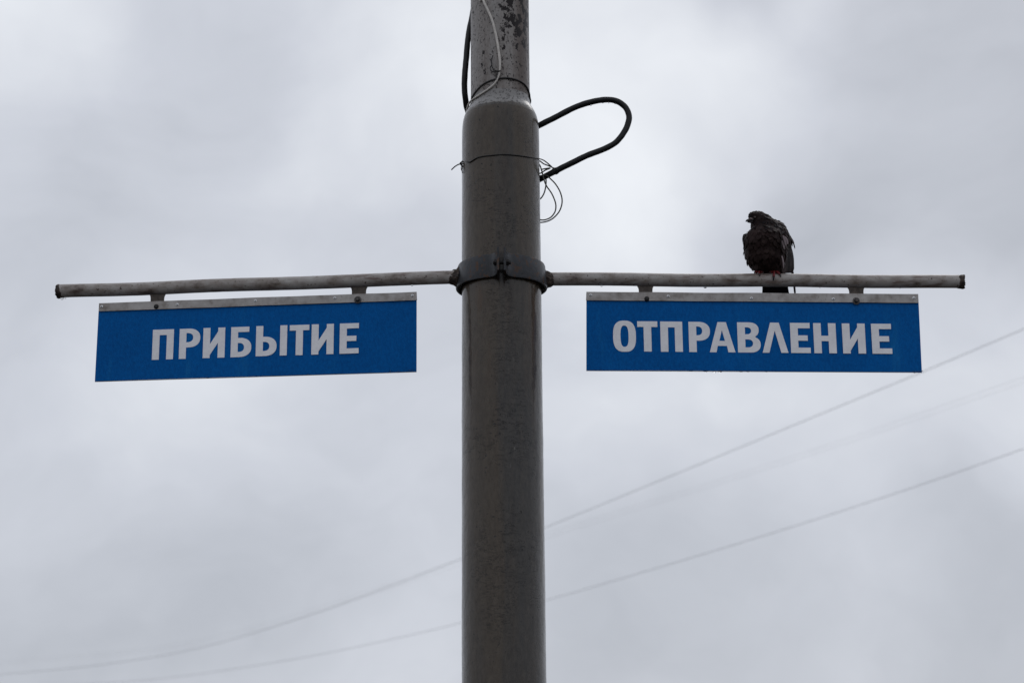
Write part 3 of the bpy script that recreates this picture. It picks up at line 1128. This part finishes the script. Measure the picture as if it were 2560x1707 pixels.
def plumage_mat(name, dark, light, sc=70, rough=.6, vary=.06):
    m = Mat(name, rough, 0, .08)
    n1 = m.noise(sc, 4, .6)
    n2 = m.noise(16, 3, .5, (1, 1, 1), (3, 7, 1))
    c = m.ramp(n1, [(.32, dark), (.68, light)])
    c = m.mix(m.step(n2, .45, .65, 0, .55), c, tuple(x * .55 for x in dark))
    gi = m.n.new('ShaderNodeNewGeometry')
    c = m.mix(1.0, c, m.ramp(gi.outputs['Random Per Island'], [(0, (1 - vary,) * 3), (1, (1 + vary,) * 3)]), 'MULTIPLY')
    m.color(c)
    m.add_bump(m.noise(sc * 2.2, 3), .4, .002)
    return m.m


M_BODY = plumage_mat('dark_plumage', (.0165, .0094, .0086), (.038, .0235, .0212))
M_NECK = plumage_mat('neck_plumage', (.0075, .0052, .0062), (.0165, .0115, .0140), 90, .5)
M_WING = plumage_mat('wing_plumage', (.012, .0080, .0080), (.034, .0240, .0230), 60, .6, .75)
M_PALE = plumage_mat('pale_wing_plumage', (.20, .155, .16), (.36, .29, .30), 60)
M_TAIL = plumage_mat('tail_plumage', (.004, .003, .003), (.007, .0055, .006), 60)
M_BEAK = plain('dark_beak', (.020, .016, .016), .4)
M_CERE = plain('pale_cere', (.22, .17, .16), .6)
M_FOOT = plain('red_leg', (.15, .016, .017), .5, 0, .4, .3, 160, .3, .001)
M_EYE = plain('dark_eye', (.02, .008, .005), .12)

bird = tag(empty('pigeon', tuple(PERCH)), 'dark hunched pigeon with red feet perched on the right arm, head turned left', 'pigeon')

# body: one continuous surface grown from overlapping volumes
raw = MB()
for (x, y, dy, rx, ry, rz, tilt) in (
        (1915, 628, .004, .0600, .060, .060, 0), (1910, 604, -.012, .0560, .052, .050, -.1), (1926, 598, .020, .0560, .050, .050, .25),
        (1920, 656, .012, .0480, .048, .036, 0), (1913, 577, .000, .0420, .042, .036, -.35), (1934, 640, .050, .0380, .048, .055, .1),
        (1904, 560, -.002, .0330, .034, .028, -.5), (1895, 546, -.006, .0265, .0215, .0200, -.12), (1882, 542, -.010, .0125, .014, .0150, 0),
        (1899, 668, -.002, .0170, .020, .016, 0), (1933, 668, -.002, .0170, .020, .016, 0), (1942, 572, .022, .0300, .03, .022, .5)):
    raw.ball(q3(x, y, dy), rx, ry, rz, Matrix.Rotation(tilt, 3, 'Y'), 28, 18)
tmp = raw.build('body_tmp', M_BODY, bird)
md = tmp.modifiers.new('r', 'REMESH')
md.mode = 'VOXEL'
md.voxel_size = .0028
md2 = tmp.modifiers.new('s', 'SMOOTH')
md2.iterations = 7
md2.factor = .5
bpy.context.view_layer.update()
me = bpy.data.meshes.new_from_object(tmp.evaluated_get(bpy.context.evaluated_depsgraph_get()))
bpy.data.objects.remove(tmp)
for v in me.vertices:
    p = v.co
    v.co = p + v.normal * (.0018 * noise.noise(p * 95) + .0010 * noise.noise(p * 210))
for f in me.polygons:
    f.use_smooth = True
me.materials.clear()
me.materials.append(M_BODY)
me.name = 'body'
body = bpy.data.objects.new('body', me)
COL.objects.link(body)
body.parent = bird
bm = bmesh.new()
bm.from_mesh(me)
tree = BVHTree.FromBMesh(bm)
bm.free()


def feather(mb, base, tip, nrm, wid, curl=.12, th=.0006, notch=0.0, n=6):
    """a curved vane with thickness: base to tip, nrm = upper side"""
    base, tip, nrm = Vector(base), Vector(tip), Vector(nrm).normalized()
    ax = tip - base
    L = ax.length
    ax.normalize()
    sd = ax.cross(nrm).normalized()
    up_ = sd.cross(ax).normalized()
    vs, fs = [], []
    for i in range(n + 1):
        t = i / n
        w = wid * .5 * (math.sin(math.pi * min(1, .18 + t * .72)) ** .7 if t < .8 else math.sqrt(max(0, 1 - ((t - .72) / .285) ** 2)) * .92)
        c = base + ax * (L * t) + up_ * (math.sin(math.pi * t) * L * curl)
        for k in (-1, 0, 1):
            vs.append(c + sd * (w * k) + up_ * ((.18 * w) if k == 0 else 0) - ax * (notch * abs(k) * t))
        for k in (-1, 0, 1):
            vs.append(c + sd * (w * k) + up_ * (((.18 * w) if k == 0 else 0) - th) - ax * (notch * abs(k) * t))
    for i in range(n):
        a, b = i * 6, (i + 1) * 6
        for k in (0, 1):
            fs.append((a + k, a + k + 1, b + k + 1, b + k))
            fs.append((a + 3 + k, b + 3 + k, b + 4 + k, a + 4 + k))
        fs.append((a, b, b + 3, a + 3))
        fs.append((a + 2, a + 5, b + 5, b + 2))
    fs.append((0, 3, 4, 1))
    fs.append((1, 4, 5, 2))
    e_ = n * 6
    fs.append((e_, e_ + 1, e_ + 4, e_ + 3))
    fs.append((e_ + 1, e_ + 2, e_ + 5, e_ + 4))
    mb.add(vs, fs)


# short contour feathers lying over the body, ruffled by the rain
rg = random.Random(3)
cov = MB()
nk = MB()
O = origin(bird)
cnt = 0
ctr = q3(1916, 615, .01) - O
for i in range(1500):
    a = rg.uniform(0, 2 * math.pi)
    z = rg.uniform(-.085, .125)
    d = Vector((math.cos(a), math.sin(a), 0))
    org = Vector((ctr.x - .10 * max(0, z - .03), ctr.y, ctr.z + z)) + d * .3
    hit = tree.ray_cast(org, -d)
    if hit[0] is None:
        continue
    p, nrm = hit[0], hit[1]
    zz_ = p.z
    if nrm.z < -.75 or p.z < (q3(1915, 669, 0) - O).z:
        continue
    dn = Vector((0, .25, -1))
    dn = (dn - nrm * dn.dot(nrm)).normalized()
    dn = (dn + nrm.cross(dn) * rg.uniform(-.35, .35)).normalized()
    high = p.z > (q3(1910, 588, 0) - O).z
    L = rg.uniform(.010, .016) * (.8 if high else 1.25)
    lift = rg.uniform(.0, .03) + (.2 if rg.random() < .04 else 0)
    if (p - (q3(1884, 549, -.01) - O)).length < .035:
        L *= .5
        lift *= .5
    feather(nk if high else cov, p + O - nrm * .0004, p + O + dn * L + nrm * (.0002 + L * lift), nrm, L * .75, .015, .0002, 0, 4)
cov.build('plumage', M_BODY, bird, angle=60)['kind'] = 'stuff'
nk.build('neck_plumage', M_NECK, bird, angle=60)['kind'] = 'stuff'

# tuft on the forehead and loose feathers at the shoulder
tf = MB()
for (x0, y0, x1, y1, dy) in ((1882, 543, 1872.5, 534, -.02), (1884, 540, 1875, 531, -.015), (1888, 536, 1880, 529.5, -.012), (1893, 534, 1886, 528.5, -.01), (1880, 547, 1871.5, 538.5, -.02), (1880, 549, 1872, 543, -.018), (1897, 533, 1893, 528.5, -.006)):
    feather(tf, q3(x0, y0, dy), q3(x1, y1, dy + .002), Vector((-.2, -.9, .5)), .012, .12, .0004, 0, 5)
tf.build('crest', M_NECK, bird, angle=60)['kind'] = 'stuff'
tf = MB()
for (x0, y0, x1, y1, dy) in ((1935, 552, 1943, 551, .01), (1937, 555, 1947, 555, .012), (1930, 551, 1938, 549.5, .008), (1926, 548, 1932, 547, .0), (1942, 558, 1951, 559, .015)):
    feather(tf, q3(x0, y0, dy), q3(x1, y1, dy + .002), Vector((-.2, -.9, .5)), .011, .1, .0004, 0, 5)
tf.build('shoulder_tuft', M_NECK, bird, angle=60)['kind'] = 'stuff'

# wings
wr = MB()          # wing on the right of the picture
wpale = MB()


def fpx(mb, x0, y0, d0, x1, y1, d1, wid, nrm, curl=.06, n=6):
    feather(mb, q3(x0, y0, d0), q3(x1, y1, d1), nrm, wid, curl, .0006, 0, n)


NR_ = Vector((.75, -.6, .15))
for k in range(9):            # long flight feathers, stacked from front to back
    t = k / 8
    fpx(wr, 1951 + 15 * t, 590 + 6 * t, -.010 + .056 * t, 1957 + 24 * t, 683.5 - 1.0 * t, .004 + .060 * t, .032, NR_, .05, 8)
for k in range(6):
    t = k / 5
    fpx(wr, 1952 + 12 * t, 578 + 5 * t, -.012 + .04 * t, 1961 + 15 * t, 648 + 4 * t, .004 + .045 * t, .028, NR_, .06, 7)
rg = random.Random(5)
for row in range(5):
    for k in range(6):
        t = k / 5
        x = 1944 + 17 * t + row * 2.5
        y = 562 + row * 13 + 7 * t
        fpx(wr, x, y, -.024 + .050 * t + row * .003, x + 4 + 3 * t + rg.uniform(-1.5, 1.5), y + 24 + rg.uniform(-3, 3), -.020 + .052 * t + row * .004, .021, NR_, .10, 5)
wing = wr.build('wing', M_WING, bird, angle=60)
for (x0, y0, d0, x1, y1, d1, w) in ((1958, 589, -.058, 1965, 615, -.052, .014), (1963, 592, -.052, 1970, 611, -.046, .013), (1955, 602, -.058, 1961, 624, -.052, .010), (1955, 640, -.052, 1959, 672, -.046, .008)):
    wpale = MB()
    fpx(wpale, x0, y0, d0, x1, y1, d1, w, NR_, .06, 6)
    wpale.build('pale_feather', M_PALE, wing, angle=60)
# raised loose feathers on the outer edge of that wing
lf = MB()
for (x0, y0, x1, y1, w) in ((1965, 580, 1981, 610, .022), (1969, 588, 1985.5, 612, .020), (1972, 592, 1987.5, 622, .012), (1968, 590, 1981, 616, .014), (1963, 574, 1974, 600, .024), (1958, 568, 1969, 588, .022)):
    fpx(lf, x0, y0, .030, x1, y1, .034, w, Vector((.5, -.5, .7)), .10, 7)
lf.build('raised_feather', M_WING, wing, angle=60)

wl_ = MB()          # wing on the left of the picture, mostly hidden
NL_ = Vector((-.8, -.5, .15))
for k in range(5):
    t = k / 4
    fpx(wl_, 1866 + 5 * t, 596 + 4 * t, .012 - .004 * t, 1873.5 + 5 * t, 662 + 8 * (1 - abs(t - .5)), .020, .024, NL_, -.03, 7)
for k in range(8):
    t = k / 7
    fpx(wl_, 1864 + 7 * (t - .3), 585 + 34 * t, .006, 1865 + 8 * (t - .2), 612 + 34 * t, .008, .022, NL_, .05, 5)
fpx(wl_, 1869, 630, .0, 1876.5, 671.5, .004, .010, NL_, .03, 7)
fpx(wl_, 1869, 628, .0, 1872.5, 664, .004, .010, NL_, .03, 7)
wl_.build('wing', M_WING, bird, angle=60)

# tail: hangs down behind the pipe
for k in range(7):
    t = k / 6 - .5
    tl_ = MB()
    feather(tl_, q3(1934 + 24 * t, 655, .062 + .004 * abs(t)), q3(1940 + 56 * t, 752 - 6 * abs(t), .095), Vector((.1, .9, .3)), .024, .02, .001, 0, 8)
    tl_.build('tail_feather', M_TAIL, bird, angle=60)
lt = MB()
feather(lt, q3(1976, 650, .05), q3(1988.5, 741, .07), Vector((.5, -.8, .1)), .009, .02, .001, 0, 8)
lt.build('loose_feather', M_WING, bird, angle=60)

# beak, cere, eye
bk_ = MB()
b0, b1, b2 = q3(1881, 550.5, -.022), q3(1871.5, 550.5, -.026), q3(1864.3, 554.6, -.027)
bk_.tube(spline([b0, q3(1876, 549.8, -.024), b1, q3(1867, 551.8, -.027), b2], 4), [.0062, .0060, .0056, .0052, .0049, .0046, .0043, .0041, .0039, .0037, .0034, .0031, .0028, .0025, .0020, .0014, .0006], 12)
bk_.tube(spline([q3(1881, 554.5, -.021), q3(1874, 555.0, -.024), q3(1868, 555.2, -.026)], 4), [.0046, .0042, .0038, .0034, .0030, .0026, .0021, .0014, .0006], 10)
beak = bk_.build('beak', M_BEAK, bird, angle=70)
MB().ball(q3(1877, 547.2, -.028), .0052, .0040, .0028, Matrix.Rotation(.1, 3, 'Y')).build('cere', M_CERE, beak)
MB().ball(q3(1887.5, 543.5, -.0275), .0036, .0022, .0036).build('eye', M_EYE, bird)

# feet gripping the pipe
def pipe_pt(x, ang, lift):
    """point on the arm surface: photo column x, angle from top towards the camera"""
    t = (at_plane(x, 700, Ra, nR) - Ra).dot(uR)
    return Ra + uR * t + (Vector((0, 0, 1)) * math.cos(ang) + nR * math.sin(ang)) * (AR + lift)


for (xc, toes) in ((1899, ((-13, 20), (-3, 62), (8, 30))), (1936, ((-5.5, 92), (-12, 30), (12, 66)))):
    ft = MB()
    ank = pipe_pt(xc, R(0), .011)
    ft.tube(spline([pipe_pt(xc, 0, .030), pipe_pt(xc + .3, 0, .020), ank, pipe_pt(xc, 0, .004)], 3), [.0052, .005, .0048, .0047, .0046, .0046, .0047, .0050, .0050, .0048], 10)
    foot = ft.build('foot', M_FOOT, bird)
    for (dx, deg) in toes:
        to = MB()
        pts_ = [pipe_pt(xc + dx * f, R(deg * g_), .0030 + h_) for f, g_, h_ in ((0, 0, .002), (.35, .3, .003), (.7, .62, .0014), (.95, .88, .001))]
        pp_ = spline(pts_, 4)
        n_ = len(pp_)
        to.tube(pp_, [.0042 - .0012 * i / (n_ - 1) + (.0005 if i % 4 == 0 else 0) for i in range(n_)], 10)
        toe = to.build('toe', M_FOOT, foot)
        cl = MB()
        cl.tube(spline([pp_[-1], pipe_pt(xc + dx * 1.02, R(deg * 1.06), .0028), pipe_pt(xc + dx * 1.05, R(deg * 1.2), .0010)], 4), [.0026, .0025, .0024, .0022, .0020, .0017, .0014, .0010, .0005], 8)
        cl.build('claw', M_BEAK, foot)
    hb = MB()
    pts_ = spline([pipe_pt(xc, 0, .005), pipe_pt(xc + 1, R(-25), .005), pipe_pt(xc + 1.5, R(-55), .0035)], 4)
    hb.tube(pts_, [.0042 - .0002 * i for i in range(len(pts_))], 8)
    hb.build('toe', M_FOOT, foot)
